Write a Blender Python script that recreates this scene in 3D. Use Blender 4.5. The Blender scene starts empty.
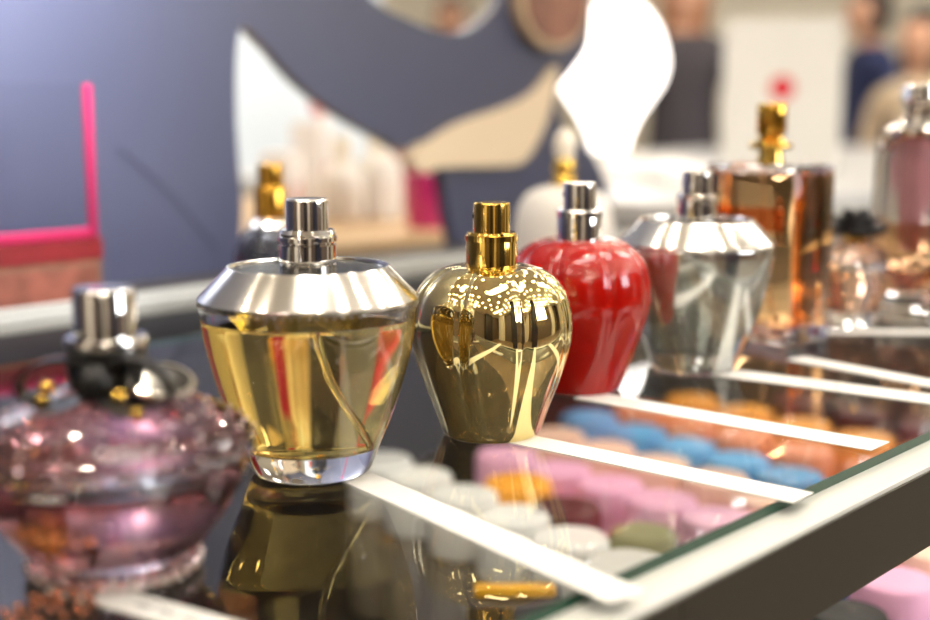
import bpy, bmesh, math, random
from mathutils import Vector, Matrix
random.seed(7)
PI = math.pi
sc = bpy.context.scene
COL = sc.collection

# ------------------------------------------------------------------ camera
FPX = 1299.0
YAW = math.radians(41.9)
PITCH = math.atan(205 / FPX)
CAM = Vector((0, 0, 1.22))
FW = Vector((math.cos(YAW) * math.cos(PITCH), math.sin(YAW) * math.cos(PITCH), -math.sin(PITCH)))
RT = Vector((math.sin(YAW), -math.cos(YAW), 0))
UP = RT.cross(FW)
GZ = 1.10                                   # top of the glass shelf


def ray(x, y):
    return FW + RT * ((x - 465) / FPX) - UP * ((y - 310) / FPX)


def at_z(x, y, z):
    r = ray(x, y)
    return CAM + r * ((z - CAM.z) / r.z)


def at_y(x, y, Y):
    r = ray(x, y)
    return CAM + r * (Y / r.y)


def at_d(x, d):
    """plan position at level distance d in the direction of column x"""
    a = YAW - math.atan((x - 465) / FPX / math.cos(PITCH))
    return Vector((d * math.cos(a), d * math.sin(a), 0))


# ------------------------------------------------------------------ materials
def lin(c):
    return tuple(((v / 12.92) if v <= 0.04045 else ((v + 0.055) / 1.055) ** 2.4) for v in [q / 255 for q in c])


def mat(name, rgb, rough=0.5, metal=0.0, trans=0.0, ior=1.45, coat=0.0, emit=None, estr=0.0, noise=0.0, scale=40.0, bump=0.0, spec=0.5):
    m = bpy.data.materials.new(name)
    m.use_nodes = True
    nt = m.node_tree
    b = nt.nodes['Principled BSDF']
    c = lin(rgb) + (1,)
    b.inputs['Base Color'].default_value = c
    b.inputs['Roughness'].default_value = rough
    b.inputs['Metallic'].default_value = metal
    b.inputs['Transmission Weight'].default_value = trans
    b.inputs['IOR'].default_value = ior
    b.inputs['Coat Weight'].default_value = coat
    b.inputs['Coat Roughness'].default_value = 0.03
    b.inputs['Specular IOR Level'].default_value = spec
    if emit:
        b.inputs['Emission Color'].default_value = lin(emit) + (1,)
        b.inputs['Emission Strength'].default_value = estr
    if noise or bump:
        tc = nt.nodes.new('ShaderNodeTexCoord')
        n = nt.nodes.new('ShaderNodeTexNoise')
        n.inputs['Scale'].default_value = scale
        n.inputs['Detail'].default_value = 4
        nt.links.new(tc.outputs['Object'], n.inputs['Vector'])
        if noise:
            r = nt.nodes.new('ShaderNodeValToRGB')
            r.color_ramp.elements[0].position = 0.3
            r.color_ramp.elements[1].position = 0.7
            r.color_ramp.elements[0].color = tuple(v * (1 - noise) for v in c[:3]) + (1,)
            r.color_ramp.elements[1].color = tuple(min(1, v * (1 + noise)) for v in c[:3]) + (1,)
            nt.links.new(n.outputs['Fac'], r.inputs['Fac'])
            nt.links.new(r.outputs['Color'], b.inputs['Base Color'])
        if bump:
            bp = nt.nodes.new('ShaderNodeBump')
            bp.inputs['Strength'].default_value = bump
            bp.inputs['Distance'].default_value = 0.0006
            nt.links.new(n.outputs['Fac'], bp.inputs['Height'])
            nt.links.new(bp.outputs['Normal'], b.inputs['Normal'])
    return m


def sheet_glass(name, tint, ior=1.5, rough=0.0):
    """flat pane: clear straight through, mirror by Fresnel"""
    m = bpy.data.materials.new(name)
    m.use_nodes = True
    nt = m.node_tree
    nt.nodes.clear()
    o = nt.nodes.new('ShaderNodeOutputMaterial')
    t = nt.nodes.new('ShaderNodeBsdfTransparent')
    t.inputs['Color'].default_value = tint + (1,)
    g = nt.nodes.new('ShaderNodeBsdfGlossy')
    g.inputs['Roughness'].default_value = rough
    f = nt.nodes.new('ShaderNodeFresnel')
    # the Fresnel node inverts the index on back faces: feed 1/ior there so both sides act alike
    gm = nt.nodes.new('ShaderNodeNewGeometry')
    mr = nt.nodes.new('ShaderNodeMapRange')
    mr.inputs['To Min'].default_value = ior
    mr.inputs['To Max'].default_value = 1 / ior
    nt.links.new(gm.outputs['Backfacing'], mr.inputs['Value'])
    nt.links.new(mr.outputs['Result'], f.inputs['IOR'])
    mx = nt.nodes.new('ShaderNodeMixShader')
    nt.links.new(f.outputs[0], mx.inputs[0])
    nt.links.new(t.outputs[0], mx.inputs[1])
    nt.links.new(g.outputs[0], mx.inputs[2])
    nt.links.new(mx.outputs[0], o.inputs[0])
    return m


def half_mirror(name, rgb, trans_rgb, fac, rough=0.03):
    """glass with a thin metal coating: part mirror, part clear glass"""
    m = bpy.data.materials.new(name)
    m.use_nodes = True
    nt = m.node_tree
    b = nt.nodes['Principled BSDF']
    b.inputs['Base Color'].default_value = lin(rgb) + (1,)
    b.inputs['Metallic'].default_value = 1.0
    b.inputs['Roughness'].default_value = rough
    g = nt.nodes.new('ShaderNodeBsdfGlass')
    g.inputs['Color'].default_value = lin(trans_rgb) + (1,)
    g.inputs['Roughness'].default_value = 0.0
    g.inputs['IOR'].default_value = 1.45
    mx = nt.nodes.new('ShaderNodeMixShader')
    mx.inputs[0].default_value = fac
    out = nt.nodes['Material Output']
    nt.links.new(g.outputs[0], mx.inputs[1])
    nt.links.new(b.outputs[0], mx.inputs[2])
    nt.links.new(mx.outputs[0], out.inputs[0])
    return m


M = {}
M['clear'] = mat('clear_glass', (255, 255, 255), 0.0, 0, 1.0, 1.47)
M['chrome'] = mat('chrome', (236, 232, 226), 0.06, 1.0)
M['shoulder_chrome'] = mat('brushed_silver', (238, 236, 230), 0.16, 1.0, bump=0.15, scale=60)
M['gold_metal'] = mat('polished_gold', (232, 190, 92), 0.09, 1.0)
M['deep_gold'] = mat('deep_gold', (226, 172, 70), 0.14, 1.0)
M['yellow_liquid'] = mat('yellow_perfume', (250, 221, 128), 0.0, 0, 1.0, 1.36)
M['amber_liquid'] = mat('amber_perfume', (250, 192, 96), 0.0, 0, 1.0, 1.36)
M['pink_liquid'] = mat('mauve_perfume', (224, 160, 168), 0.0, 0, 1.0, 1.36)
M['peach_liquid'] = mat('peach_perfume', (250, 216, 190), 0.0, 0, 1.0, 1.36)
M['clear_liquid'] = mat('clear_perfume', (232, 236, 232), 0.0, 0, 1.0, 1.36)
M['orange_liquid'] = mat('orange_perfume', (252, 206, 160), 0.0, 0, 1.0, 1.36)
M['smoke'] = mat('smoky_glass', (120, 122, 140), 0.02, 0, 0.9, 1.47)
M['black'] = mat('black_satin', (14, 14, 15), 0.35)
M['black_gloss'] = mat('black_gloss', (10, 10, 11), 0.08, coat=0.5)
M['dark_disc'] = mat('dark_steel_disc', (16, 19, 20), 0.25, spec=0.25)
M['gold_mirror'] = half_mirror('gold_mirrored_glass', (248, 230, 168), (254, 244, 206), 0.88, 0.012)
M['silver_mirror'] = half_mirror('silver_mirrored_glass', (246, 247, 244), (250, 252, 250), 0.5, 0.12)
M['red_lacquer'] = mat('red_lacquer', (162, 12, 2), 0.12, 0.0, coat=0.4)
M['frost'] = mat('frosted_white', (226, 222, 214), 0.45)
M['pearl'] = mat('pearl_cap', (240, 232, 214), 0.25, 0.0)
M['paper'] = mat('blotter_paper', (228, 228, 225), 0.8)
M['ink'] = mat('grey_ink', (150, 150, 152), 0.7)
M['rail'] = mat('white_painted_rail', (196, 197, 193), 0.35)
M['rear'] = mat('grey_painted_rail', (160, 161, 157), 0.4)
M['seam'] = mat('dark_seam', (60, 56, 46), 0.7)  # dark tone of the joint in the rail front
M['glass'] = sheet_glass('shelf_glass', (0.98, 0.99, 0.985), 1.5)
M['glass_under'] = sheet_glass('shelf_glass_underside', (0.98, 0.99, 0.985), 1.0)
M['glass_edge'] = mat('green_glass_edge', (10, 62, 42), 0.15, spec=0.5)
M['acrylic'] = sheet_glass('clear_acrylic', (0.97, 0.97, 0.97), 1.0)
M['board'] = mat('dark_shelf_board', (40, 36, 33), 0.5, noise=0.2, scale=20)
M['bronze'] = mat('bronze_bead', (186, 122, 92), 0.2, 1.0)


# ------------------------------------------------------------------ mesh helpers
def obj(name, bm, m=None, parent=None, smooth=None, loc=None):
    """link a bmesh as ONE mesh object; smooth = sharp-edge angle in degrees"""
    bmesh.ops.recalc_face_normals(bm, faces=bm.faces)
    if smooth is not None:
        a = math.radians(smooth)
        for f in bm.faces:
            f.smooth = True
        for e in bm.edges:
            if len(e.link_faces) == 2 and e.calc_face_angle(0) > a:
                e.smooth = False
    me = bpy.data.meshes.new(name)
    bm.to_mesh(me)
    bm.free()
    o = bpy.data.objects.new(name, me)
    for q in (m if isinstance(m, (list, tuple)) else [m]):
        if q:
            me.materials.append(q)
    COL.objects.link(o)
    if parent:
        o.parent = parent
    if loc is not None:
        o.location = loc
    return o


def tag(o, label=None, cat=None, group=None, kind=None):
    if label:
        o['label'] = label
    if cat:
        o['category'] = cat
    if group:
        o['group'] = group
    if kind:
        o['kind'] = kind
    return o


def thing(name, label, cat, loc, rz=0.0, group=None):
    o = bpy.data.objects.new(name, None)
    COL.objects.link(o)
    o.location = loc
    o.rotation_euler = (0, 0, rz)
    return tag(o, label, cat, group)


def dup(root, loc, rz, label, group=None):
    r = root.copy()
    COL.objects.link(r)
    r.location = loc
    r.rotation_euler = (0, 0, rz)
    r['label'] = label
    if group:
        r['group'] = group
    for ch in list(root.children):
        c = ch.copy()
        COL.objects.link(c)
        c.parent = r
        for g in list(ch.children):
            d = g.copy()
            COL.objects.link(d)
            d.parent = c
    return r


def lathe(prof, seg=64, bm=None, rad=None, off=None):
    """prof: (r, z) list. rad(theta, z, r) -> r for lobed shapes; off(i) -> twist of ring i"""
    bm = bm or bmesh.new()
    rings = []
    for i, (r, z) in enumerate(prof):
        if r < 1e-6:
            rings.append([bm.verts.new((0, 0, z))])
            continue
        ring = []
        for k in range(seg):
            t = 2 * PI * (k + (off(i) if off else 0)) / seg
            rr = rad(t, z, r) if rad else r
            ring.append(bm.verts.new((rr * math.cos(t), rr * math.sin(t), z)))
        rings.append(ring)
    for a, b in zip(rings, rings[1:]):
        if len(a) == 1 and len(b) == 1:
            continue
        for k in range(seg):
            k2 = (k + 1) % seg
            if len(a) == 1:
                bm.faces.new((a[0], b[k], b[k2]))
            elif len(b) == 1:
                bm.faces.new((a[k], b[0], a[k2]))
            else:
                bm.faces.new((a[k], a[k2], b[k2], b[k]))
    return bm


def smooth_prof(pts, n=6):
    """Catmull-Rom through (r, z) points"""
    out = []
    P = [pts[0]] + list(pts) + [pts[-1]]
    for i in range(1, len(P) - 2):
        p0, p1, p2, p3 = P[i - 1:i + 3]
        for k in range(n):
            t = k / n
            q = []
            for j in (0, 1):
                q.append(0.5 * (2 * p1[j] + (p2[j] - p0[j]) * t + (2 * p0[j] - 5 * p1[j] + 4 * p2[j] - p3[j]) * t * t
                                + (3 * p1[j] - p0[j] - 3 * p2[j] + p3[j]) * t ** 3))
            out.append((max(q[0], 0), q[1]))
    out.append(pts[-1])
    return out


def box(x0, x1, y0, y1, z0, z1, bm=None, bevel=0.0, seg=2):
    own = bmesh.new()
    v = [own.verts.new((x, y, z)) for x in (x0, x1) for y in (y0, y1) for z in (z0, z1)]
    for f in ((0, 1, 3, 2), (4, 6, 7, 5), (0, 4, 5, 1), (2, 3, 7, 6), (0, 2, 6, 4), (1, 5, 7, 3)):
        own.faces.new([v[i] for i in f])
    if bevel:
        bmesh.ops.bevel(own, geom=own.edges[:], offset=bevel, segments=seg, profile=0.5, affect='EDGES')
    bmesh.ops.recalc_face_normals(own, faces=own.faces)
    if bm is None:
        return own
    me = bpy.data.meshes.new('tmp')
    own.to_mesh(me)
    own.free()
    bm.from_mesh(me)
    bpy.data.meshes.remove(me)
    return bm


def tube(pts, r, seg=8, bm=None, closed=False):
    bm = bm or bmesh.new()
    pts = [Vector(p) for p in pts]
    n = len(pts)
    rings = []
    for i, p in enumerate(pts):
        a = pts[(i - 1) % n] if (closed or i > 0) else p
        b = pts[(i + 1) % n] if (closed or i < n - 1) else p
        d = (b - a).normalized()
        u = d.cross(Vector((0.13, 0.31, 0.94)))
        if u.length < 1e-4:
            u = d.cross(Vector((1, 0, 0)))
        u.normalize()
        w = d.cross(u)
        rr = r[i] if isinstance(r, (list, tuple)) else r
        rings.append([bm.verts.new(p + (u * math.cos(2 * PI * k / seg) + w * math.sin(2 * PI * k / seg)) * rr) for k in range(seg)])
    for i in range(n if closed else n - 1):
        a, b = rings[i], rings[(i + 1) % n]
        for k in range(seg):
            bm.faces.new((a[k], a[(k + 1) % seg], b[(k + 1) % seg], b[k]))
    if not closed:
        bm.faces.new(rings[0])
        bm.faces.new(rings[-1])
    return bm


def ribbon(pts, width_dir, w, th):
    """flat strip following pts, w wide along width_dir, th thick"""
    bm = bmesh.new()
    wd = Vector(width_dir).normalized() * (w / 2)
    rows = []
    for p in pts:
        p = Vector(p)
        rows.append([bm.verts.new(p + s * wd + Vector((0, 0, h))) for s, h in ((-1, 0), (1, 0), (1, th), (-1, th))])
    for a, b in zip(rows, rows[1:]):
        for k in range(4):
            bm.faces.new((a[k], a[(k + 1) % 4], b[(k + 1) % 4], b[k]))
    bm.faces.new(rows[0])
    bm.faces.new(rows[-1])
    return bm


def ball(r, center=(0, 0, 0), scale=(1, 1, 1), bm=None, sub=2):
    own = bm or bmesh.new()
    mtx = Matrix.Translation(center) @ Matrix.Diagonal((scale[0], scale[1], scale[2], 1))
    bmesh.ops.create_icosphere(own, subdivisions=sub, radius=r, matrix=mtx)
    return own


def shell(outer, inner):
    """closed glass profile: outer surface up, inner surface down"""
    return list(outer) + list(reversed(inner))


# ------------------------------------------------------------------ sprayers
def sprayer(root, z0, zc, zt, rc, ra, m_collar, m_act, grooves=1, m_ring=None):
    """collar z0..zc radius rc, actuator zc..zt radius ra"""
    h = zc - z0
    b = h * 0.05
    prof = [(0, z0), (rc, z0), (rc, zc - b * 2), (rc - b, zc), (ra * 0.9, zc), (0, zc)]
    if grooves:
        g = z0 + h * 0.62
        prof = [(0, z0), (rc, z0), (rc, z0 + h * 0.12), (rc * 0.94, z0 + h * 0.14), (rc * 0.94, z0 + h * 0.19), (rc, z0 + h * 0.21),
                (rc, g), (rc * 0.93, g + h * 0.02), (rc * 0.93, g + h * 0.07), (rc * 1.03, g + h * 0.09), (rc * 1.03, g + h * 0.2),
                (rc * 0.98, g + h * 0.22), (rc, zc - b * 2), (rc - b, zc), (0, zc)]
    c = obj('spray_collar', lathe(prof, 48), m_collar, root, 30)
    e = ra * 0.06
    obj('spray_button', lathe([(0, zc - 0.0002), (ra, zc - 0.0002), (ra, zt - 2 * e), (ra * 0.985, zt - e), (ra - e, zt), (ra * 0.8, zt - e * 0.3), (0, zt - e * 0.3)], 48), m_act, root, 35)
    hole = lathe([(0, 0), (0.0011, 0), (0.0011, 0.0005), (0, 0.0005)], 16)
    o = obj('nozzle', hole, M['black_gloss'], root, 40)
    o.rotation_euler = (-PI / 2, 0, 0.0)
    o.location = (0, ra - 0.0002, zc + (zt - zc) * 0.55)
    return c


# ------------------------------------------------------------------ round bottle with silver shoulder (two of them)
def round_bottle(name, label, loc, m_body, m_liq, level, rz=0.0, ring=True):
    t = thing(name, label, 'perfume bottle', loc, rz)
    outer = [(0, 0.0)] + smooth_prof([(0.0150, 0.0), (0.0188, 0.0008), (0.0208, 0.0040), (0.0232, 0.0105), (0.0272, 0.0200), (0.0304, 0.0300), (0.0334, 0.0420), (0.0350, 0.0520), (0.0354, 0.0570)], 5)
    outer += [(0.0348, 0.0580)]
    inner = [(0, 0.0098)] + smooth_prof([(0.0175, 0.0098), (0.0208, 0.0112), (0.0250, 0.0200), (0.0283, 0.0300), (0.0313, 0.0420), (0.0329, 0.0520), (0.0333, 0.0570)], 5)
    inner += [(0.0330, 0.0580)]
    obj('glass_body', lathe(shell(outer, inner), 96), m_body, t, 40)
    if m_liq:
        liq = [(0, 0.0096)]
        for r, z in inner[1:]:
            if z < level:
                liq.append((r + 0.00025, z - 0.0001))
        liq += [(liq[-1][0] + 0.0003, level), (0, level)]
        obj('perfume', lathe(liq, 96), m_liq, t, 40)
    sh = [(0.0329, 0.0578)] + [(0.0356, 0.0578), (0.0358, 0.0586), (0.0352, 0.0594), (0.0266, 0.0684), (0.0262, 0.0689), (0.0254, 0.0688), (0.0250, 0.0678), (0.0250, 0.0672), (0.0329, 0.0578)]
    obj('silver_shoulder', lathe(sh, 96), M['shoulder_chrome'], t, 28)
    obj('top_plate', lathe([(0, 0.0660), (0.0251, 0.0660), (0.0251, 0.0678), (0, 0.0678)], 64), M['dark_disc'], t, 30)
    if ring:
        bm = bmesh.new()
        for k in range(84):
            a = 2 * PI * k / 84
            ball(0.00075, (0.0352 * math.cos(a), 0.0352 * math.sin(a), 0.0568), sub=1, bm=bm)
        obj('beaded_rim', bm, M['clear'], t, 80)
    if m_liq:
        pts = [(0.0, 0.0, 0.066), (0.001, 0.0, 0.055), (0.002, -0.001, 0.045), (0.004, -0.003, 0.035), (0.008, -0.006, 0.025), (0.012, -0.009, 0.017), (0.0145, -0.0105, 0.0112)]
        obj('dip_tube', tube(pts, 0.0012, 10), M['clear'], t, 60)
    sprayer(t, 0.0676, 0.0805, 0.0904, 0.0092, 0.0068, M['chrome'], M['chrome'])
    return t


def bottle_loc(x, y):
    p = at_z(x, y, GZ)
    return Vector((p.x, p.y, GZ))


round_bottle('perfume_bottle', 'yellow perfume in clear round bottle with silver shoulder and silver sprayer', bottle_loc(312, 471), M['clear'], M['yellow_liquid'], 0.0525, -0.5)
round_bottle('perfume_bottle', 'silver mirrored round bottle with silver shoulder and sprayer, right of red bottle', bottle_loc(692, 368), M['silver_mirror'], M['clear_liquid'], 0.053, 0.2, ring=False)


# ------------------------------------------------------------------ pleated apple shaped bottles (gold and red)
def apple_bottle(label, loc, m, m_spr, rz, s=1.0):
    t = thing('perfume_bottle', label, 'perfume bottle', loc, rz)
    outer = [(0, 0.0012)] + smooth_prof([(0.0120, 0.0008), (0.0158, 0.0), (0.0180, 0.0022), (0.0204, 0.0090), (0.0250, 0.0215), (0.0282, 0.0320), (0.0292, 0.0405), (0.0284, 0.0480), (0.0256, 0.0550), (0.0195, 0.0606), (0.0125, 0.0626), (0.0078, 0.0620)], 6) + [(0, 0.0620)]

    def lob(th, z, r):
        u = min(1, max(0, z / 0.062))
        depth = 0.018 + 0.06 * (u ** 2)
        c = abs(math.cos(4 * th))           # eight lobes, grooves where cos = 0
        return 1.02 * r * (1 - depth * (1 - c) ** 3.2)
    obj('pleated_body', lathe([(r * s, z * s) for r, z in outer], 180, rad=lob), m, t, 60)
    obj('neck_ring', lathe([(0, 0.0602 * s), (0.0082 * s, 0.0602 * s), (0.0088 * s, 0.0625 * s), (0.0086 * s, 0.064 * s), (0, 0.064 * s)], 40), m_spr, t, 40)
    sprayer(t, 0.0625 * s, 0.0748 * s, 0.0855 * s, 0.0093 * s, 0.0067 * s, m_spr, m_spr, grooves=0)
    obj('collar_band', lathe([(0.0090 * s, 0.0715 * s), (0.0097 * s, 0.0717 * s), (0.0097 * s, 0.0737 * s), (0.0090 * s, 0.0739 * s), (0.0090 * s, 0.0715 * s)], 48), m_spr, t, 40)
    return t


apple_bottle('pleated mirrored gold apple shaped bottle with gold sprayer', bottle_loc(491, 433), M['gold_mirror'], M['gold_metal'], math.radians(40.8))
apple_bottle('glossy red pleated apple shaped bottle with silver sprayer', bottle_loc(577, 388), M['red_lacquer'], M['chrome'], math.radians(41.5), 1.03)

# ------------------------------------------------------------------ pink faceted bottle with black bow
L = bottle_loc(116, 569)
t = thing('perfume_bottle', 'wide faceted mauve pink bottle with black ribbon bow around its neck', 'perfume bottle', L, -0.82)
t.scale = (1.06, 1.06, 1.0)
NS = 40
outer = [(0, 0.0), (0.0190, 0.0), (0.0205, 0.0020), (0.0208, 0.0065), (0.0245, 0.0125), (0.0285, 0.0190), (0.0322, 0.0260), (0.0348, 0.0325), (0.0351, 0.0350), (0.0332, 0.0380), (0.0300, 0.0404), (0.0258, 0.0426), (0.0205, 0.0448), (0.0150, 0.0470), (0.0105, 0.0490), (0.0080, 0.0500)]
inner = [(0, 0.0085), (0.0185, 0.0085), (0.0225, 0.0130), (0.0262, 0.0190), (0.0297, 0.0260), (0.0320, 0.0325), (0.0322, 0.0345), (0.0305, 0.0370), (0.0275, 0.0394), (0.0238, 0.0414), (0.0190, 0.0434), (0.0140, 0.0454), (0.0095, 0.0475), (0.0070, 0.0500)]


def faceted(prof, seg, bm=None):
    """rings turned half a step against each other: triangular facets"""
    bm = bm or bmesh.new()
    rings = []
    for i, (r, z) in enumerate(prof):
        rings.append([bm.verts.new((r * math.cos(2 * PI * (k + 0.5 * (i % 2)) / seg), r * math.sin(2 * PI * (k + 0.5 * (i % 2)) / seg), z)) for k in range(seg)] if r > 1e-6 else [bm.verts.new((0, 0, z))])
    for i, (a, b) in enumerate(zip(rings, rings[1:])):
        for k in range(seg):
            k2 = (k + 1) % seg
            if len(a) == 1:
                bm.faces.new((a[0], b[k], b[k2]))
            elif len(b) == 1:
                bm.faces.new((a[k], b[0], a[k2]))
            elif i % 2 == 0:
                bm.faces.new((a[k], a[k2], b[k]))
                bm.faces.new((a[k2], b[k2], b[k]))
            else:
                bm.faces.new((a[k], b[k2], b[k]))
                bm.faces.new((a[k], a[k2], b[k2]))
    return bm


def finer(pr):
    o_ = [pr[0]]
    for a_, b_ in zip(pr, pr[1:]):
        if a_[0] > 0 and b_[0] > 0:
            o_.append(((a_[0] + b_[0]) / 2, (a_[1] + b_[1]) / 2))
        o_.append(b_)
    return o_


low = [outer[0], outer[1], outer[2], outer[3]]
for w_ in (0.33, 0.66, 1.0):
    low.append((0.0208 + (0.0349 - 0.0208) * w_ + 0.0018 * math.sin(PI * w_), 0.0065 + (0.0325 - 0.0065) * w_))
bm = lathe(low, NS)
faceted([low[-1]] + finer(outer[8:]), NS, bm)
bmesh.ops.remove_doubles(bm, verts=bm.verts[:], dist=1e-6)
jr = random.Random(11)
for v in bm.verts:
    if v.co.z > 0.034:
        v.co.z += jr.uniform(-1, 1) * 0.00022
        f_ = 1 + jr.uniform(-1, 1) * 0.008
        v.co.x *= f_
        v.co.y *= f_
top_ring = None
bm2 = lathe(inner, 52, bm)
obj('faceted_body', bm, M['clear'], t)
liq = [(0, 0.0082)] + [(r + 0.0003, z - 0.0002) for r, z in inner[1:5]] + [(0.0308, 0.0290), (0, 0.0290)]
obj('perfume', lathe(liq, 52), M['pink_liquid'], t, 30)
st = bmesh.new()
for q_, (r_, z_) in enumerate([(0.0346, 0.0362), (0.0322, 0.0388), (0.0288, 0.0409), (0.0244, 0.0430), (0.0192, 0.0451)]):
    for k in range(26 - 2 * q_):
        a = 2 * PI * (k + 0.5 * (q_ % 2)) / (26 - 2 * q_)
        ball(0.00075, (r_ * math.cos(a), r_ * math.sin(a), z_), sub=1, bm=st)
so = obj('crystal_studs', st, mat('crystal_stud', (250, 232, 236), 0.05, 0.9), t, 30)
so['label'] = 'rows of sparkling crystal studs'
rb = bmesh.new()
for k in range(30):
    a = 2 * PI * k / 30
    ball(0.0021, (0.0199 * math.cos(a), 0.0199 * math.sin(a), 0.0030), sub=1, bm=rb)
obj('sparkling_base_ring', rb, so.data.materials[0], t)
obj('base_foil', lathe([(0, 0.0004), (0.0180, 0.0004), (0.0188, 0.0050), (0.0180, 0.0050), (0.0172, 0.0010), (0, 0.0010)], 48), M['chrome'], t, 30)
obj('neck', lathe([(0, 0.0478), (0.0082, 0.0478), (0.0082, 0.0600), (0, 0.0600)], 40), M['black_gloss'], t, 30)
obj('neck_ring', lathe([(0, 0.0592), (0.0094, 0.0592), (0.0098, 0.0603), (0.0098, 0.0612), (0.0094, 0.0622), (0, 0.0622)], 48), M['chrome'], t, 40)
e = 0.0004
obj('spray_button', lathe([(0, 0.062), (0.0074, 0.062), (0.0074, 0.0740), (0.0071, 0.0745), (0.0064, 0.0745), (0, 0.0743)], 48), M['chrome'], t, 35)
bow = bmesh.new()
for s in (-1, 1):
    pts = []
    for k in range(20):
        a = 2 * PI * k / 20
        pts.append((s * (0.0095 + 0.0085 * math.cos(a)), -0.0105 - 0.001 * math.sin(a * 2), 0.0522 + 0.0058 * math.sin(a) - 0.001 * math.cos(a)))
    # loop as a wide flat band
    rows = []
    for p in pts:
        p = Vector(p)
        c = Vector((s * 0.0095, -0.0105, 0.0522))
        d = (p - c).normalized()
        rows.append([bow.verts.new(p + Vector((0, dy, 0)) + d * dr) for dy, dr in ((-0.0028, 0.0006), (0.0028, 0.0006), (0.0028, -0.0006), (-0.0028, -0.0006))])
    for i in range(20):
        a, b = rows[i], rows[(i + 1) % 20]
        for k in range(4):
            bow.faces.new((a[k], a[(k + 1) % 4], b[(k + 1) % 4], b[k]))
o_bow = obj('ribbon_bow', bow, M['black'], t, 50)
obj('bow_knot', ball(0.0042, (0, -0.0118, 0.0520), (1.1, 0.9, 1.25), sub=3), M['black'], o_bow, 80)
for s in (-1, 1):
    obj('ribbon_tail', ribbon([(s * 0.001, -0.0125, 0.050), (s * 0.005, -0.0165, 0.0476), (s * 0.011, -0.0215, 0.0462)], (1, s * 0.6, 0.2), 0.005, 0.0005), M['black'], o_bow, 40)
obj('ribbon_band', lathe([(0.0082, 0.0490), (0.0093, 0.0492), (0.0095, 0.0545), (0.0093, 0.0588), (0.0082, 0.0590), (0.0082, 0.0490)], 40), M['black'], t, 40)
md = obj('round_charm', lathe([(0, 0), (0.0062, 0), (0.0062, 0.0008), (0, 0.0008)], 40), M['black_gloss'], t, 40)
md.location = (0.0135, -0.0045, 0.0508)
md.rotation_euler = (0.30, 0.2, 0)
md.scale = (1.2, 1.2, 1.2)
obj('charm_rim', lathe([(0.0060, -0.0002), (0.0069, -0.0002), (0.0070, 0.0006), (0.0067, 0.0011), (0.0060, 0.0011), (0.0060, -0.0002)], 40), M['chrome'], md, 50)
for q, (x, y, z) in enumerate([(0.006, -0.014, 0.0498), (-0.0125, -0.011, 0.0482), (0.0108, -0.0185, 0.0462), (-0.016, 0.004, 0.0478)]):
    obj('gold_bead', ball(0.0021, (x, y, z), (1, 1, 0.9), sub=2), M['gold_metal'], t, 80)

# ------------------------------------------------------------------ square amber bottle
L = bottle_loc(764, 336)
t = thing('perfume_bottle', 'tall square amber perfume bottle with stepped gold sprayer', 'perfume bottle', L, math.radians(-97))
W, D, H = 0.0275, 0.0175, 0.0905
amb = mat('deep_amber_perfume', (255, 250, 240), 0.0, 0, 1.0, 1.4)
va = amb.node_tree.nodes.new('ShaderNodeVolumeAbsorption')
va.inputs['Color'].default_value = (1.0, 0.70, 0.22, 1)
va.inputs['Density'].default_value = 34
amb.node_tree.links.new(va.outputs[0], amb.node_tree.nodes['Material Output'].inputs['Volume'])
obj('glass_base', box(-W, W, -D, D, 0, 0.0088, bevel=0.0012, seg=2), M['clear'], t, 30)
obj('glass_shoulder', box(-W, W, -D, D, 0.0861, H, bevel=0.0014, seg=2), M['clear'], t, 30)
obj('perfume', box(-W, W, -D, D, 0.0090, 0.0859, bevel=0.0010, seg=2), amb, t, 30)
lb = obj('front_label', box(-0.022, 0.022, -D - 0.0003, -D - 0.00005, 0.057, 0.069), sheet_glass('coral_film', (0.98, 0.62, 0.46), 1.1), t)
lb['label'] = 'coral orange band'
obj('neck', lathe([(0, 0.0900), (0.0070, 0.0900), (0.0066, 0.0925), (0.0060, 0.0985), (0, 0.0985)], 40), M['gold_metal'], t, 40)
obj('neck_flange', lathe([(0, 0.0975), (0.0108, 0.0978), (0.0112, 0.0990), (0.0108, 0.1004), (0.0070, 0.1022), (0.0056, 0.1050), (0, 0.1050)], 48), M['gold_metal'], t, 40)
obj('spray_button', lathe([(0, 0.1045), (0.0066, 0.1045), (0.0076, 0.1060), (0.0077, 0.1195), (0.0072, 0.1206), (0, 0.1207)], 48), M['deep_gold'], t, 40)
obj('dip_tube', tube([(0, 0, 0.091), (0.001, 0, 0.06), (0.004, 0.0, 0.03), (0.010, 0, 0.010)], 0.0012, 8), M['clear'], t, 60)

# ------------------------------------------------------------------ frosted white bottle behind the red one
L = bottle_loc(563, 283)
t = thing('perfume_bottle', 'frosted white domed bottle with gold neck and pearl tip, behind red bottle', 'perfume bottle', L)
body = [(0, 0)] + smooth_prof([(0.026, 0), (0.030, 0.002), (0.0325, 0.015), (0.0335, 0.032), (0.0325, 0.046), (0.0290, 0.0560), (0.0225, 0.0625), (0.0140, 0.0655), (0.0080, 0.0660)], 5) + [(0, 0.0660)]
obj('frosted_body', lathe(body, 72), M['frost'], t, 40)
obj('gold_neck', lathe([(0, 0.0655), (0.0080, 0.0655), (0.0084, 0.068), (0.0078, 0.0715), (0.0064, 0.0730), (0.0070, 0.0745), (0.0078, 0.0775), (0.0066, 0.0830), (0.0060, 0.0845), (0, 0.0845)], 40), M['gold_metal'], t, 40)
obj('pearl_tip', lathe([(0, 0.084)] + smooth_prof([(0.0060, 0.0842), (0.0074, 0.0900), (0.0070, 0.0970), (0.0050, 0.1020), (0.0030, 0.1040)], 4) + [(0, 0.1042)], 40), M['pearl'], t, 60)

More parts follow.
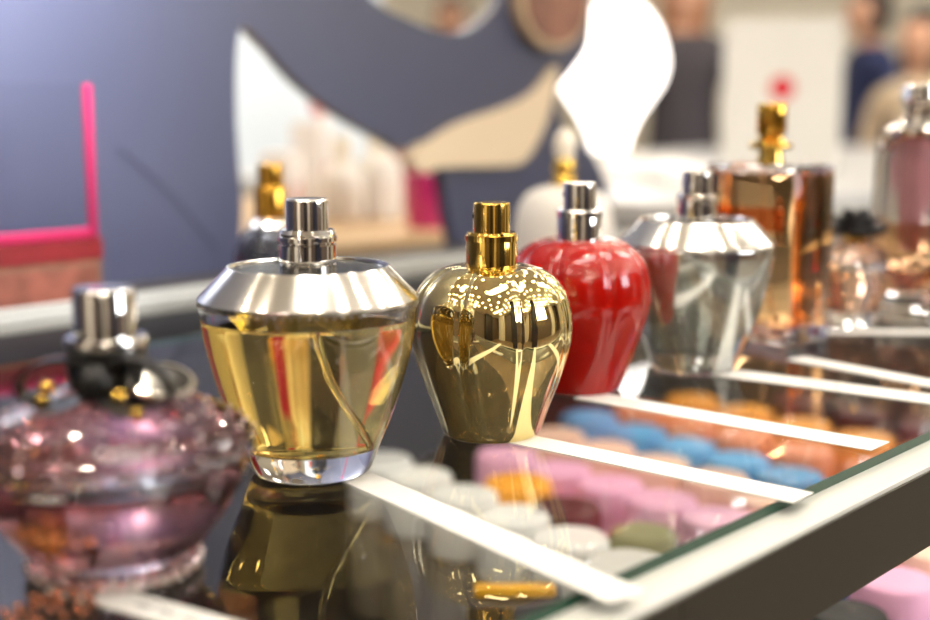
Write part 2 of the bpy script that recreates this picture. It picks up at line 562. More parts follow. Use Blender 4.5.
# ------------------------------------------------------------------ smoky round bottle behind the yellow one
p = at_y(273, 290, 0.585)
L = Vector((p.x, p.y, GZ))
t = thing('perfume_bottle', 'small smoky dark round bottle with gold sprayer, behind yellow bottle', 'perfume bottle', L)
t.scale = (1.05, 1.05, 1.13)
body = [(0, 0)] + smooth_prof([(0.012, 0), (0.0165, 0.002), (0.0205, 0.012), (0.0218, 0.022), (0.0200, 0.034), (0.0150, 0.0425), (0.0080, 0.0462), (0.0066, 0.0480)], 5) + [(0, 0.048)]
inn = [(0, 0.006)] + smooth_prof([(0.010, 0.006), (0.0160, 0.010), (0.0188, 0.022), (0.0170, 0.034), (0.0120, 0.041), (0.006, 0.0445)], 5) + [(0, 0.0445)]
bm = lathe(body, 64)
lathe(inn, 64, bm)
obj('smoky_body', bm, M['smoke'], t, 40)
obj('silver_collar', lathe([(0, 0.0440), (0.0125, 0.0440), (0.0130, 0.0455), (0.0105, 0.0485), (0.0085, 0.0495), (0, 0.0495)], 48), M['chrome'], t, 40)
sprayer(t, 0.0490, 0.0655, 0.0765, 0.0092, 0.0072, M['deep_gold'], M['deep_gold'], grooves=0)

# ------------------------------------------------------------------ small faceted bottle with a black flower stopper
L = bottle_loc(851, 324)
t = thing('perfume_bottle', 'small tilted peach bottle with faceted shoulder and black flower top', 'perfume bottle', L, 0.4)
o1 = [(0, 0), (0.0125, 0), (0.0135, 0.0015), (0.0150, 0.010), (0.0172, 0.020), (0.0188, 0.0275), (0.0180, 0.0300), (0.0150, 0.0325), (0.0105, 0.0345), (0.0060, 0.0355)]
i1 = [(0, 0.006), (0.0115, 0.006), (0.0132, 0.012), (0.0150, 0.020), (0.0165, 0.0272), (0.0135, 0.0305), (0.0095, 0.0325), (0.0045, 0.0335), (0, 0.0335)]
FZ = 1.3
o1 = [(r_, z_ * FZ) for r_, z_ in o1]
i1 = [(r_, z_ * FZ) for r_, z_ in i1]
bm = faceted(o1 + [(0, 0.0355 * FZ)], 14)
lathe(i1, 28, bm)
obj('faceted_body', bm, M['clear'], t)
obj('perfume', lathe([(r_, z_ * FZ) for r_, z_ in [(0, 0.0058), (0.0117, 0.0058), (0.0134, 0.012), (0.0152, 0.020), (0.0160, 0.0245), (0, 0.0245)]], 28), M['peach_liquid'], t, 30)
obj('neck', lathe([(0, 0.0455), (0.0055, 0.0455), (0.0055, 0.0505), (0, 0.0505)], 32), M['gold_metal'], t, 40)
fl = bmesh.new()
for ring, (n, rr, tilt, zz) in enumerate([(6, 0.0115, 0.35, 0.0520), (5, 0.0075, 0.75, 0.0555), (4, 0.0042, 1.1, 0.0590)]):
    for k in range(n):
        a = 2 * PI * k / n + ring * 0.5
        own = bmesh.new()
        bmesh.ops.create_icosphere(own, subdivisions=2, radius=0.0078 - ring * 0.001)
        for v in own.verts:
            v.co.z *= 0.32
            v.co.z += 9 * (v.co.x ** 2 + v.co.y ** 2)
        own.transform(Matrix.Translation((rr * math.cos(a), rr * math.sin(a), zz)) @ Matrix.Rotation(a, 4, 'Z') @ Matrix.Rotation(-tilt, 4, 'Y'))
        tm = bpy.data.meshes.new('tmp')
        own.to_mesh(tm)
        own.free()
        fl.from_mesh(tm)
ball(0.004, (0, 0, 0.0595), sub=2, bm=fl)
obj('flower_stopper', fl, mat('black_petal', (22, 21, 24), 0.45), t, 70)

# ------------------------------------------------------------------ tall rose bottle at the right edge
L = bottle_loc(908, 318)
t = thing('perfume_bottle', 'tall clear bottle with rose pink core, orange perfume and silver cap, at shelf end', 'perfume bottle', L, 0.3)
o2 = [(0, 0), (0.0165, 0), (0.0185, 0.002), (0.0160, 0.010), (0.0145, 0.0145), (0.0185, 0.0215), (0.0232, 0.031), (0.0240, 0.045), (0.0232, 0.070), (0.0222, 0.0960), (0.0200, 0.1010), (0.0120, 0.1030)]
i2 = [(0, 0.018), (0.0100, 0.0185), (0.0175, 0.026), (0.0215, 0.034), (0.0220, 0.045), (0.0212, 0.070), (0.0202, 0.095), (0.0170, 0.0985), (0.0100, 0.1005), (0, 0.1005)]
bm = lathe(o2 + [(0, 0.1030)], 16)
lathe(i2, 32, bm)
obj('glass_body', bm, M['clear'], t)
obj('perfume', lathe([(0, 0.0178), (0.0102, 0.0183), (0.0177, 0.0258), (0.0217, 0.0338), (0.0222, 0.045), (0.0218, 0.056), (0, 0.056)], 32), M['orange_liquid'], t, 30)
obj('rose_core', lathe([(0, 0.040), (0.0020, 0.041), (0.0030, 0.050), (0.0042, 0.062), (0.0058, 0.076), (0.0062, 0.090), (0.0050, 0.0995), (0, 0.0995)], 32), mat('rose_enamel', (232, 160, 170), 0.2, coat=0.5), t, 40)
obj('silver_collar', lathe([(0, 0.1020), (0.0165, 0.1020), (0.0178, 0.1035), (0.0178, 0.1065), (0.0150, 0.1090), (0.0110, 0.1105), (0, 0.1105)], 48), M['chrome'], t, 40)
obj('silver_cap', lathe([(0, 0.1095), (0.0115, 0.1095), (0.0118, 0.1120), (0.0085, 0.1135), (0.0088, 0.1210), (0.0110, 0.1235), (0.0100, 0.1300), (0.0060, 0.1316), (0, 0.1318)], 48), M['chrome'], t, 40)

# ------------------------------------------------------------------ paper blotter strips on the glass
def strip(px0, px1, w, label, lift=0.0006, curl=0.0, ink=0):
    a = at_z(px0[0], px0[1], GZ)
    b = at_z(px1[0], px1[1], GZ)
    a.z = b.z = GZ
    n = 16
    d = (b - a)
    side = Vector((-d.y, d.x, 0)).normalized()
    loc = a.copy()
    pts = []
    for k in range(n + 1):
        u = k / n
        pts.append(d * u + Vector((0, 0, 0.00015 + curl * (max(0, u - 0.45) / 0.55) ** 2)) + side * (0.0007 * math.sin(u * 3.0)))
    o = obj('scent_blotter', ribbon(pts, side, w, 0.0004), M['paper'], None, None, loc)
    tag(o, label, 'paper strip', 'white scent blotters on the glass')
    if ink:
        bm = bmesh.new()
        rnd = random.Random(ink)
        u = 0.45
        while u < 0.85:
            l = 0.003 + rnd.random() * 0.004
            c = d * u + Vector((0, 0, 0.00058 + curl * (max(0, u - 0.45) / 0.55) ** 2)) + side * (0.0007 * math.sin(u * 3.0))
            dn = d.normalized()
            h = 0.0011
            v = [bm.verts.new(c + dn * (sx * l / 2) + side * (sy * h) + Vector((0, 0, sz))) for sz in (0, 0.00006) for sx, sy in ((-1, -1), (1, -1), (1, 1), (-1, 1))]
            for f in ((0, 1, 2, 3), (7, 6, 5, 4), (0, 4, 5, 1), (1, 5, 6, 2), (2, 6, 7, 3), (3, 7, 4, 0)):
                bm.faces.new([v[i] for i in f])
            u += (l + 0.0022) / d.length
        obj('printed_mark', bm, M['ink'], o)
    return o


strip((352, 476), (627, 600), 0.0129, 'white blotter strip leading from under the yellow bottle across the rail', curl=0.0004)
strip((505, 437), (803, 500), 0.0136, 'white blotter strip leading from the gold bottle to the rail', curl=0.0003)
strip((585, 396), (880, 449), 0.0155, 'white blotter strip leading from the red bottle to the glass edge', curl=0.0006)
strip((705, 371), (945, 402), 0.0172, 'white blotter strip with faint print leading from the silver mirrored bottle', ink=3)
strip((795, 359), (945, 387), 0.0130, 'white blotter strip leading from the square amber bottle')
strip((815, 332), (945, 333), 0.0130, 'white blotter strip in front of the tall rose bottle, farthest along the glass')
strip((62, 586), (250, 640), 0.0100, 'white blotter strip with faint print under the mauve pink bottle', ink=5)

# bronze beads stand in for the pink bottle's sparkling reflection in the glass
p = at_z(52, 611, GZ)
t = thing('reflection_beads', 'bronze beads standing in for facet reflections below the mauve pink bottle', 'sparkle beads', (p.x, p.y, GZ))
rnd = random.Random(4)
pos = []
for k in range(26):
    a = k * 2.4
    r = 0.0014 * math.sqrt(k + 0.5) * 1.35
    pos.append((r * math.cos(a) * 1.3, r * math.sin(a), 0.0011 + (0.0016 if k < 9 else 0)))
bead0 = None
for q in pos:
    if bead0 is None:
        bead0 = obj('bead', ball(0.0011, sub=2), M['bronze'], t, 80)
        b_ = bead0
    else:
        b_ = bead0.copy()
        COL.objects.link(b_)
        b_.parent = t
    b_.location = q

# ------------------------------------------------------------------ the display counter: glass, rails, lower board
bm = box(-0.40, 1.75, 0.1855, 0.5595, GZ - 0.0035, GZ)
for f in bm.faces:
    f.material_index = (0 if f.calc_center_median().z > GZ - 0.001 else 2) if abs(f.normal.z) > 0.5 else 1
o = obj('glass_shelf', bm, [M['glass'], M['glass_edge'], M['glass_under']])
tag(o, 'glass shelf with dark green edge carrying the perfume bottles', 'glass shelf')
t = thing('front_rail', 'white painted front rail along the edge of the glass shelf', 'rail', (0, 0, 0))
obj('rail_beam', box(-0.40, 1.75, 0.1714, 0.1885, 1.068, GZ - 0.0036, bevel=0.0006), M['rail'], t, 30)
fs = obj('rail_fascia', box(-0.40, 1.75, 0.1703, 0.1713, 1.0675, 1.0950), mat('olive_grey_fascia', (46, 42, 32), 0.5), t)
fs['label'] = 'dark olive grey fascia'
p = at_z(693, 597, 1.0964)
obj('joint_line', box(p.x - 0.0003, p.x + 0.0003, 0.1700, 0.1702, 1.085, 1.0950), M['seam'], t)
for xx in (-0.395, 1.735):
    obj('shelf_post', box(xx, xx + 0.012, 0.174, 0.186, 0.9001, 1.068), M['rail'], t)
t = thing('bottle_ledge', 'black ledge between the glass shelf and rear rail, carrying the smoky round bottle', 'ledge', (0, 0, 0))
bl = mat('black_ledge', (9, 9, 10), 0.6, spec=0.2)
obj('ledge_top', box(-0.40, 1.75, 0.5605, 0.6315, 1.088, GZ, bevel=0.0006), bl, t, 30)
for xx in (-0.395, 0.30, 1.735):
    obj('ledge_bracket', box(xx, xx + 0.012, 0.60, 0.6315, 0.9001, 1.088), bl, t)
t = thing('rear_rail', 'pale grey rear rail behind the bottles at the foot of the navy panel', 'rail', (0, 0, 0))
obj('rail_beam', box(-0.40, 1.75, 0.640, 0.656, 1.094, 1.107, bevel=0.001), M['rear'], t, 30)
obj('rail_lip', box(-0.40, 1.75, 0.649, 0.656, 1.107, 1.1100, bevel=0.0006), M['rear'], t, 30)
t = thing('display_counter', 'white fronted display counter below the lower tester shelf', 'counter', (0, 0, 0))
obj('front_board', box(-0.40, 1.75, 0.10, 0.118, 0.0, 0.885), mat('counter_white', (220, 218, 212), 0.4), t)
obj('side_board', box(1.732, 1.75, 0.118, 0.632, 0.0, 0.885), M['board'], t)
obj('side_board', box(-0.40, -0.382, 0.118, 0.632, 0.0, 0.885), M['board'], t)
o = obj('tester_shelf', box(-0.40, 1.75, 0.10, 0.632, 0.885, 0.8999), M['board'])
tag(o, 'dark lower shelf under the glass carrying the tester jars', 'shelf')
o = obj('back_board', box(-0.40, 1.75, 0.6325, 0.6595, 0.0, 1.0938), M['board'])
tag(o, 'dark upright back board under the pale rear rail', 'board')
# ------------------------------------------------------------------ testers on the lower board
MC = {
    'white': mat('white_cap', (246, 246, 244), 0.4), 'pink': mat('pink_cap', (244, 184, 220), 0.45), 'peach': mat('peach_cap', (250, 210, 190), 0.45),
    'blue': mat('blue_cap', (98, 172, 230), 0.45), 'orange': mat('orange_cap', (255, 176, 60), 0.4), 'black': mat('black_cap', (10, 11, 10), 0.4),
    'amber': mat('amber_cap', (244, 166, 70), 0.3), 'coral': mat('coral_cap', (240, 150, 110), 0.35), 'plum': mat('plum_cap', (84, 36, 42), 0.4),
    'olive': mat('olive_cap', (150, 148, 104), 0.5),
}
MB_ = {
    'white': mat('white_jar', (128, 118, 104), 0.3), 'pink': mat('pink_jar', (236, 120, 180), 0.3), 'peach': mat('orange_jar', (232, 140, 100), 0.3),
    'blue': mat('blue_jar', (30, 92, 170), 0.3), 'orange': mat('black_jar', (20, 18, 18), 0.2), 'black': mat('black_jar', (20, 20, 20), 0.2),
    'amber': mat('amber_jar', (232, 130, 40), 0.2), 'coral': mat('coral_jar', (214, 104, 70), 0.25), 'plum': mat('plum_jar', (70, 24, 30), 0.3),
    'olive': mat('olive_jar', (120, 112, 76), 0.4),
}
proto = {}
KIND = {'white': 'white tester jar', 'pink': 'pink tester jar', 'peach': 'peach topped tester jar', 'blue': 'blue tester jar', 'orange': 'black jar with orange lid',
        'black': 'black tester jar', 'amber': 'amber tester jar', 'coral': 'coral tester jar', 'plum': 'dark plum tester jar', 'olive': 'olive tester jar'}


def tester(kind, x, y, label, h=0.10, r=0.0203):
    key = kind
    loc = (x, y, 0.90)
    if key in proto:
        return dup(proto[key], loc, 0, label, KIND[kind] + 's under the glass')
    t = thing('tester_jar', label, 'tester jar', loc, 0, KIND[kind] + 's under the glass')
    hb = h * 0.66
    obj('jar_body', lathe([(0, 0), (r * 0.92, 0), (r, 0.003), (r, hb - 0.006), (r * 0.8, hb), (0, hb)], 40), MB_[kind], t, 40)
    obj('lid', lathe([(0, hb - 0.0005), (r * 0.98, hb - 0.0005), (r * 1.02, hb + 0.002), (r * 1.0, h - 0.003), (r * 0.94, h - 0.0006), (r * 0.86, h), (r * 0.5, h - 0.001), (0, h - 0.001)], 40), MC[kind], t, 40)
    proto[key] = t
    return t


def ordinal(i):
    return ['nearest', 'second nearest', 'third nearest', 'fourth nearest', 'fifth nearest', 'sixth nearest', 'seventh nearest', 'eighth nearest'][i]


def rowof(kind, pts, phrase, **k):
    """pts given from the front of the counter backwards"""
    for i, (x, y) in enumerate(pts):
        tester(kind, x, y, '%s, %s to the rail in %s' % (KIND[kind], ordinal(i), phrase), **k)


rowof('white', [(0.506, 0.347), (0.516, 0.390), (0.526, 0.436), (0.536, 0.482), (0.547, 0.528), (0.556, 0.570)], 'row below the yellow bottle')
rowof('pink', [(0.570, 0.240), (0.588, 0.306), (0.597, 0.352), (0.604, 0.392), (0.610, 0.432), (0.615, 0.474), (0.620, 0.520)], 'row below the gold bottle')
rowof('peach', [(0.625, 0.238), (0.648, 0.345), (0.662, 0.392), (0.667, 0.437), (0.673, 0.482), (0.680, 0.528)], 'row beside the blue jars')
rowof('blue', [(0.672, 0.232), (0.686, 0.318), (0.694, 0.360), (0.704, 0.401), (0.712, 0.445), (0.722, 0.490), (0.735, 0.540)], 'row below the red bottle', h=0.101)
rowof('coral', [(0.735, 0.250), (0.748, 0.330), (0.756, 0.384), (0.764, 0.432), (0.772, 0.480), (0.782, 0.528)], 'row below the silver bottle')
rowof('amber', [(0.800, 0.270), (0.806, 0.320), (0.812, 0.368), (0.818, 0.416), (0.826, 0.466), (0.834, 0.516)], 'row below the amber bottle')
rowof('plum', [(0.868, 0.300), (0.874, 0.350), (0.880, 0.402), (0.888, 0.456)], 'row beyond the amber jars')
tester('plum', 0.556, 0.424, 'dark plum tester jar between the white and pink rows', r=0.0165)
tester('orange', 0.575, 0.474, 'black tester jar with orange lid behind the gold bottle reflection')
tester('black', 0.524, 0.241, 'black glossy tester jar seen below the front rail', h=0.097, r=0.018)
tester('olive', 0.548, 0.366, 'olive tester jar beside the white jar row, near glass edge', r=0.018)
p = at_z(515, 583, 1.0)
t = thing('tester_box', 'dark carton under the glass with an orange bar lying on it', 'box', (p.x, p.y, 0.90), math.radians(-48))
obj('carton_body', box(-0.022, 0.022, -0.014, 0.014, 0, 0.094, bevel=0.001), mat('dark_carton', (52, 44, 40), 0.5), t)
o = obj('orange_bar', box(-0.0190, 0.0190, -0.0042, 0.0042, 0, 0.005, bevel=0.0014), mat('orange_plastic', (255, 190, 40), 0.35), None, 40, (p.x, p.y, 0.994))
o.rotation_euler = (0, 0, math.radians(-48))
tag(o, 'short bright orange bar under the glass below the white blotter', 'orange bar')

# ------------------------------------------------------------------ navy back panel with cut-outs
PY = 0.76


def P2(x, y):
    q = at_y(x, y, PY)
    return (q.x, q.z)


def spline_poly(pts, smooth=True):
    n = len(pts)
    if not smooth:
        return pts
    out = []
    for i in range(n):
        p0, p1, p2, p3 = pts[i - 1], pts[i], pts[(i + 1) % n], pts[(i + 2) % n]
        for k in range(5):
            t_ = k / 5
            out.append(tuple(0.5 * (2 * p1[j] + (p2[j] - p0[j]) * t_ + (2 * p0[j] - 5 * p1[j] + 4 * p2[j] - p3[j]) * t_ * t_ + (3 * p1[j] - p0[j] - 3 * p2[j] + p3[j]) * t_ ** 3) for j in (0, 1)))
    return out


def plate(name, loops, th, m, parent, y0):
    """outline loops in (x, z); later loops are holes; th thick from y0 backwards"""
    cu = bpy.data.curves.new(name, 'CURVE')
    cu.dimensions = '2D'
    cu.fill_mode = 'BOTH'
    cu.extrude = th / 2
    for lp in loops:
        s = cu.splines.new('POLY')
        s.points.add(len(lp) - 1)
        for q, pt in zip(s.points, lp):
            q.co = (pt[0], pt[1], 0, 1)
        s.use_cyclic_u = True
    co = bpy.data.objects.new(name, cu)
    COL.objects.link(co)
    bpy.context.view_layer.update()
    me = bpy.data.meshes.new_from_object(co.evaluated_get(bpy.context.evaluated_depsgraph_get()))
    bpy.data.objects.remove(co)
    bm = bmesh.new()
    bm.from_mesh(me)
    bm.transform(Matrix.Rotation(PI / 2, 4, 'X'))
    bm.transform(Matrix.Translation((0, y0 + th / 2, 0)))
    return obj(name, bm, m, parent)


navy = mat('navy_panel', (34, 39, 70), 0.5, noise=0.06, scale=6, coat=1.0)
nb = navy.node_tree.nodes['Principled BSDF']
nb.inputs['Coat Roughness'].default_value = 0.36
nb.inputs['Coat IOR'].default_value = 1.75
cream = mat('cream_edge', (206, 186, 156), 0.5)
tp = thing('cutout_screen', 'navy back panel with curved cut-outs standing behind the rear rail', 'screen', (0, 0, 0))
outer_px = [(598, -60), (592, 20), (588, 48), (572, 72), (556, 96), (566, 130), (590, 150), (604, 175), (611, 210), (614, 262)]
outl = [P2(*q) for q in outer_px]
x_r = outl[-1][0]
outl = [(-0.55, 1.00), (-0.55, 1.85), (outl[0][0] + 0.02, 1.85)] + spline_poly(outl, True)[:-10] + [(x_r, 1.00)]
sail = [P2(*q) for q in [(240, 30), (262, 42), (300, 84), (345, 118), (385, 140), (404, 150), (424, 140), (440, 168), (448, 210), (446, 262), (330, 262), (250, 262), (242, 200), (236, 110)]]
bite = [P2(*q) for q in [(350, -40), (376, 2), (410, 20), (440, 31), (466, 31), (488, 14), (500, -6), (500, -60), (420, -90)]]
plate('panel_board', [outl, spline_poly(sail), spline_poly(bite)], 0.012, navy, tp, PY)
arm = [P2(*q) for q in [(408, 156), (430, 138), (458, 122), (500, 108), (530, 92), (552, 66), (548, 100), (536, 136), (518, 162), (490, 166), (440, 167), (418, 172)]]
c_ = plate('cream_inlay', [spline_poly(arm)], 0.010, cream, tp, PY - 0.006)
c_['label'] = 'cream curved inlay'
disc_c = P2(546, 2)
dl = [(disc_c[0] + 0.050 * math.cos(2 * PI * k / 40), disc_c[1] + 0.043 * math.sin(2 * PI * k / 40)) for k in range(40)]
dm = [(disc_c[0] + 0.044 * math.cos(2 * PI * k / 40), disc_c[1] + 0.037 * math.sin(2 * PI * k / 40)) for k in range(40)]
ri = plate('round_inlay', [dl], 0.012, mat('tan_rim', (196, 170, 138), 0.5), tp, PY - 0.012)
ri['label'] = 'tan rimmed round inlay'
fa = plate('brown_face', [dm], 0.004, mat('brown_leather', (128, 88, 70), 0.5, noise=0.3, scale=25), ri, PY - 0.0145)
fa['label'] = 'brown face'
q0, q1 = P2(118, 148), P2(214, 246)
obj('seam_cord', tube([(q0[0], PY - 0.002, q0[1]), ((q0[0] + q1[0]) / 2 + 0.002, PY - 0.002, (q0[1] + q1[1]) / 2 + 0.004), (q1[0], PY - 0.002, q1[1])], 0.0006, 8), mat('faint_cord', (72, 70, 92), 0.6), tp, 60)
obj('panel_foot', box(-0.55, x_r, PY + 0.012, PY + 0.10, 0.0, 1.0), M['board'], tp)
obj('panel_stand', box(-0.55, x_r, PY - 0.001, PY + 0.012, 0.0, 1.0), M['board'], tp)

# red carton and pink-edged acrylic sheet on a ledge in front of the panel
t = thing('rear_ledge', 'narrow dark ledge between the rear rail and the navy panel', 'ledge', (0, 0, 0))
obj('ledge_top', box(-0.40, 1.06, 0.661, 0.757, 1.088, 1.100), M['board'], t)
for xx in (-0.38, 0.3, 1.0):
    obj('ledge_leg', box(xx, xx + 0.03, 0.69, 0.73, 0.0, 1.088), M['board'], t)
ck = 0.69
pa, pb = at_y(104, 300, ck), at_y(0, 240, ck)
ztop = at_y(90, 238, ck).z
red = mat('red_carton', (116, 16, 22), 0.6, noise=0.2, scale=30)
beige = mat('rose_beige_print', (116, 86, 66), 0.5, noise=0.35, scale=45)
t = thing('gift_carton', 'red and rose beige printed carton at the left end below the pink edged sheet', 'carton', (pa.x - 0.05, ck + 0.02, 1.100))
hh = ztop - 1.100
obj('carton_body', box(-0.05, 0.05, -0.02, 0.022, 0, hh, bevel=0.001), beige, t)
rbn = obj('red_band', box(-0.0504, 0.0504, -0.0204, 0.0224, hh * 0.68, hh * 0.995), red, t)
rbn['label'] = 'red band round the top'
pf = obj('printed_front', box(-0.049, 0.046, -0.0208, -0.0200, hh * 0.08, hh * 0.60), mat('faded_rose_print', (124, 72, 58), 0.5, noise=0.4, scale=60), t)
pf['label'] = 'faded rose printed front'
t = thing('acrylic_sheet', 'clear acrylic sheet with hot pink edges standing on the red carton', 'acrylic sheet', (pa.x - 0.05, ck + 0.002, 1.100 + hh))
hot = mat('hot_pink_edge', (168, 16, 76), 0.5)
xp = at_y(92, 160, ck).x - (pa.x - 0.05)
zt = at_y(90, 84, ck).z - 1.100 - hh
obj('acrylic_pane', box(xp - 0.092, xp - 0.001, -0.001, 0.001, 0.004, zt), M['acrylic'], t)
obj('pink_edge', box(xp - 0.002, xp + 0.0022, -0.0020, 0.0028, 0.0, zt, bevel=0.001), hot, t, 40)
obj('pink_edge', box(xp - 0.092, xp - 0.002, -0.0020, 0.0020, 0.0, 0.0060, bevel=0.001), hot, t, 40)

# ------------------------------------------------------------------ counters behind
white_lam = mat('white_laminate', (186, 188, 190), 0.3)
tan_top = mat('tan_wood_top', (190, 160, 120), 0.45, noise=0.15, scale=12)
t = thing('rear_counter', 'dark counter with tan wooden top seen through the panel opening', 'counter', (0, 0, 0))
obj('counter_top', box(0.62, 1.30, 0.98, 1.62, 1.058, 1.078, bevel=0.002), tan_top, t)
obj('counter_body', box(0.64, 1.28, 1.00, 1.60, 0, 1.058), mat('dark_cabinet', (34, 34, 40), 0.35), t)
t = thing('white_counter', 'long white display counter behind the amber and silver bottles', 'counter', (0, 0, 0))
obj('counter_top', box(1.36, 3.70, 0.80, 1.95, 1.07, 1.10, bevel=0.003), white_lam, t)
obj('counter_body', box(1.40, 3.66, 0.84, 1.91, 0, 1.07), white_lam, t)

# things on the rear counter
wb = mat('white_box_print', (232, 228, 226), 0.5, noise=0.05, scale=20)


def on_rear(x, d):
    q = at_d(x, d)
    return Vector((q.x, q.y, 1.078))


def pale_bottle(loc, label, s=1.0):
    t = thing('white_bottle', label, 'bottle', loc, 0, 'white bottles on the rear counter')
    obj('bottle_body', lathe([(0, 0)] + smooth_prof([(0.022 * s, 0), (0.026 * s, 0.003), (0.027 * s, 0.04 * s), (0.024 * s, 0.062 * s), (0.012 * s, 0.074 * s), (0.010 * s, 0.078 * s)], 4) + [(0, 0.078 * s)], 32), M['frost'], t, 40)
    obj('bottle_cap', lathe([(0, 0.077 * s), (0.012 * s, 0.077 * s), (0.012 * s, 0.108 * s), (0.010 * s, 0.110 * s), (0, 0.110 * s)], 24), M['pearl'], t, 40)
    return t


pale_bottle(on_rear(345, 1.62), 'round shouldered white bottle left of the magenta tumbler, shorter of two', 0.95)
pale_bottle(on_rear(380, 1.66), 'round shouldered white bottle beside the brown bottle, taller of two', 1.12)
for x, d, w, h, lab in ((285, 1.60, 0.030, 0.085, 'short white carton farthest left in the panel opening'), (315, 1.72, 0.032, 0.120, 'tall white carton behind the white bottles')):
    L = on_rear(x, d)
    t = thing('white_carton', lab, 'carton', L, 0.6, 'white cartons on the rear counter')
    obj('carton_body', box(-w, w, -w * 0.6, w * 0.6, 0, h, bevel=0.001), wb, t)
    obj('label_patch', box(-w * 0.5, w * 0.5, -w * 0.6 - 0.0006, -w * 0.6 + 0.0001, h * 0.3, h * 0.55), mat('rose_patch', (214, 150, 140), 0.5), t)
L = on_rear(324, 1.78)
t = thing('red_topped_bottle', 'slim white bottle with round coral red top behind the tall carton', 'bottle', (L.x, L.y, 1.078))
obj('bottle_body', lathe([(0, 0), (0.014, 0), (0.015, 0.002), (0.014, 0.12), (0.006, 0.132), (0, 0.132)], 24), wb, t, 40)
obj('round_top', ball(0.0145, (0, 0, 0.142), sub=3), mat('coral_red', (214, 96, 90), 0.4), t, 80)
L = on_rear(397, 1.78)
t = thing('brown_bottle', 'brown bottle with copper stopper among the white bottles', 'bottle', L)
obj('bottle_body', lathe([(0, 0)] + smooth_prof([(0.018, 0), (0.023, 0.004), (0.022, 0.06), (0.012, 0.085), (0.009, 0.09)], 4) + [(0, 0.09)], 32), mat('brown_ceramic', (134, 92, 72), 0.35), t, 40)
obj('stopper', ball(0.020, (0, 0, 0.108), (1, 1, 1.1), sub=3), mat('copper_tone', (176, 130, 112), 0.4, 0.3), t, 80)
L = on_rear(427, 1.52)
t = thing('tumbler', 'magenta tumbler on the tan counter top', 'tumbler', L)
obj('tumbler_body', lathe([(0, 0), (0.0215, 0), (0.0225, 0.002), (0.0265, 0.064), (0.0250, 0.064), (0.0212, 0.004), (0, 0.004)], 40), mat('magenta_glass', (196, 44, 116), 0.3, coat=0.4), t, 40)
L = on_rear(457, 1.54)
t = thing('gold_vial', 'small gold vial beside the magenta tumbler', 'bottle', L)
obj('vial_body', lathe([(0, 0), (0.010, 0), (0.011, 0.002), (0.011, 0.026), (0.006, 0.032), (0, 0.032)], 28), M['deep_gold'], t, 40)
obj('vial_cap', lathe([(0, 0.0318), (0.0065, 0.0318), (0.0065, 0.045), (0, 0.045)], 24), M['black_gloss'], t, 40)

# pale partition seen through the sail-shaped opening
q = at_d(300, 3.3)
pw = obj('pale_screen', box(-0.75, 0.22, -0.012, 0.012, 0, 1.75, bevel=0.004), mat('pale_blue_screen', (216, 228, 240), 0.5), None, 40, (q.x, q.y, 0))
pw.rotation_euler = (0, 0, math.radians(-25))
tag(pw, 'pale blue white screen standing beyond the rear counter', 'screen')

# things on the white counter: sign box, glowing lamp, tray
q = at_d(773, 2.45)
t = thing('sign_box', 'large white upright box with a red emblem behind the amber bottle', 'box', (q.x, q.y, 1.10), math.radians(-59))
obj('box_body', box(-0.104, 0.104, -0.03, 0.03, 0, 0.272, bevel=0.002), mat('white_card', (206, 204, 198), 0.5), t)
em = bmesh.new()
hp = []
for k in range(32):
    a = 2 * PI * k / 32
    rr = 0.0215
    hp.append((rr * math.sin(a), rr * math.cos(a)))
f0 = [em.verts.new((x, -0.0303, 0.150 + z)) for x, z in hp]
f1 = [em.verts.new((x, -0.0290, 0.150 + z)) for x, z in hp]
em.faces.new(f0)
em.faces.new(f1)
for k in range(32):
    em.faces.new((f0[k], f0[(k + 1) % 32], f1[(k + 1) % 32], f1[k]))
e_ = obj('red_emblem', em, mat('red_emblem', (190, 24, 44), 0.5), t)
e_['label'] = 'red emblem'
q = at_d(606, 2.7)
t = thing('table_lamp', 'brightly glowing white lamp with bulging shade on the white counter', 'lamp', (q.x, q.y, 1.10))
glow = mat('lit_lamp_shade', (255, 250, 246), 0.5, emit=(255, 247, 240), estr=3.2)
obj('lamp_shade', lathe([(0, 0.030)] + smooth_prof([(0.034, 0.030), (0.042, 0.060), (0.058, 0.095), (0.082, 0.130), (0.104, 0.165), (0.113, 0.200), (0.109, 0.235), (0.094, 0.275), (0.074, 0.305), (0.058, 0.318)], 5) + [(0, 0.318)], 48), glow, t, 60)
obj('lamp_base', lathe([(0, 0), (0.060, 0), (0.062, 0.006), (0.040, 0.012), (0.034, 0.030), (0, 0.030)], 40), M['frost'], t, 40)
for x, d, lab in ((655, 2.05, 'white folded cloth heap on the white counter below the lamp'),):
    q = at_d(x, d)
    bm = bmesh.new()
    bmesh.ops.create_icosphere(bm, subdivisions=4, radius=1)
    for v in bm.verts:
        n = 0.12 * math.sin(5 * v.co.x + 2 * v.co.z) + 0.1 * math.sin(7 * v.co.y + 1)
        v.co = Vector((v.co.x * 0.085 * (1 + n), v.co.y * 0.05 * (1 + n), max(-0.2, v.co.z) * 0.033 + 0.0066))
    o = obj('cloth', bm, mat('white_cloth', (236, 232, 230), 0.8), None, 80, (q.x, q.y, 1.10))
    o.rotation_euler = (0, 0, math.radians(-57))
    tag(o, lab, 'cloth')

# ------------------------------------------------------------------ people
skin_a = mat('skin_tan', (206, 158, 130), 0.55)
hair_d = mat('dark_hair', (34, 28, 28), 0.5)
hair_b = mat('brown_hair', (150, 98, 58), 0.5)


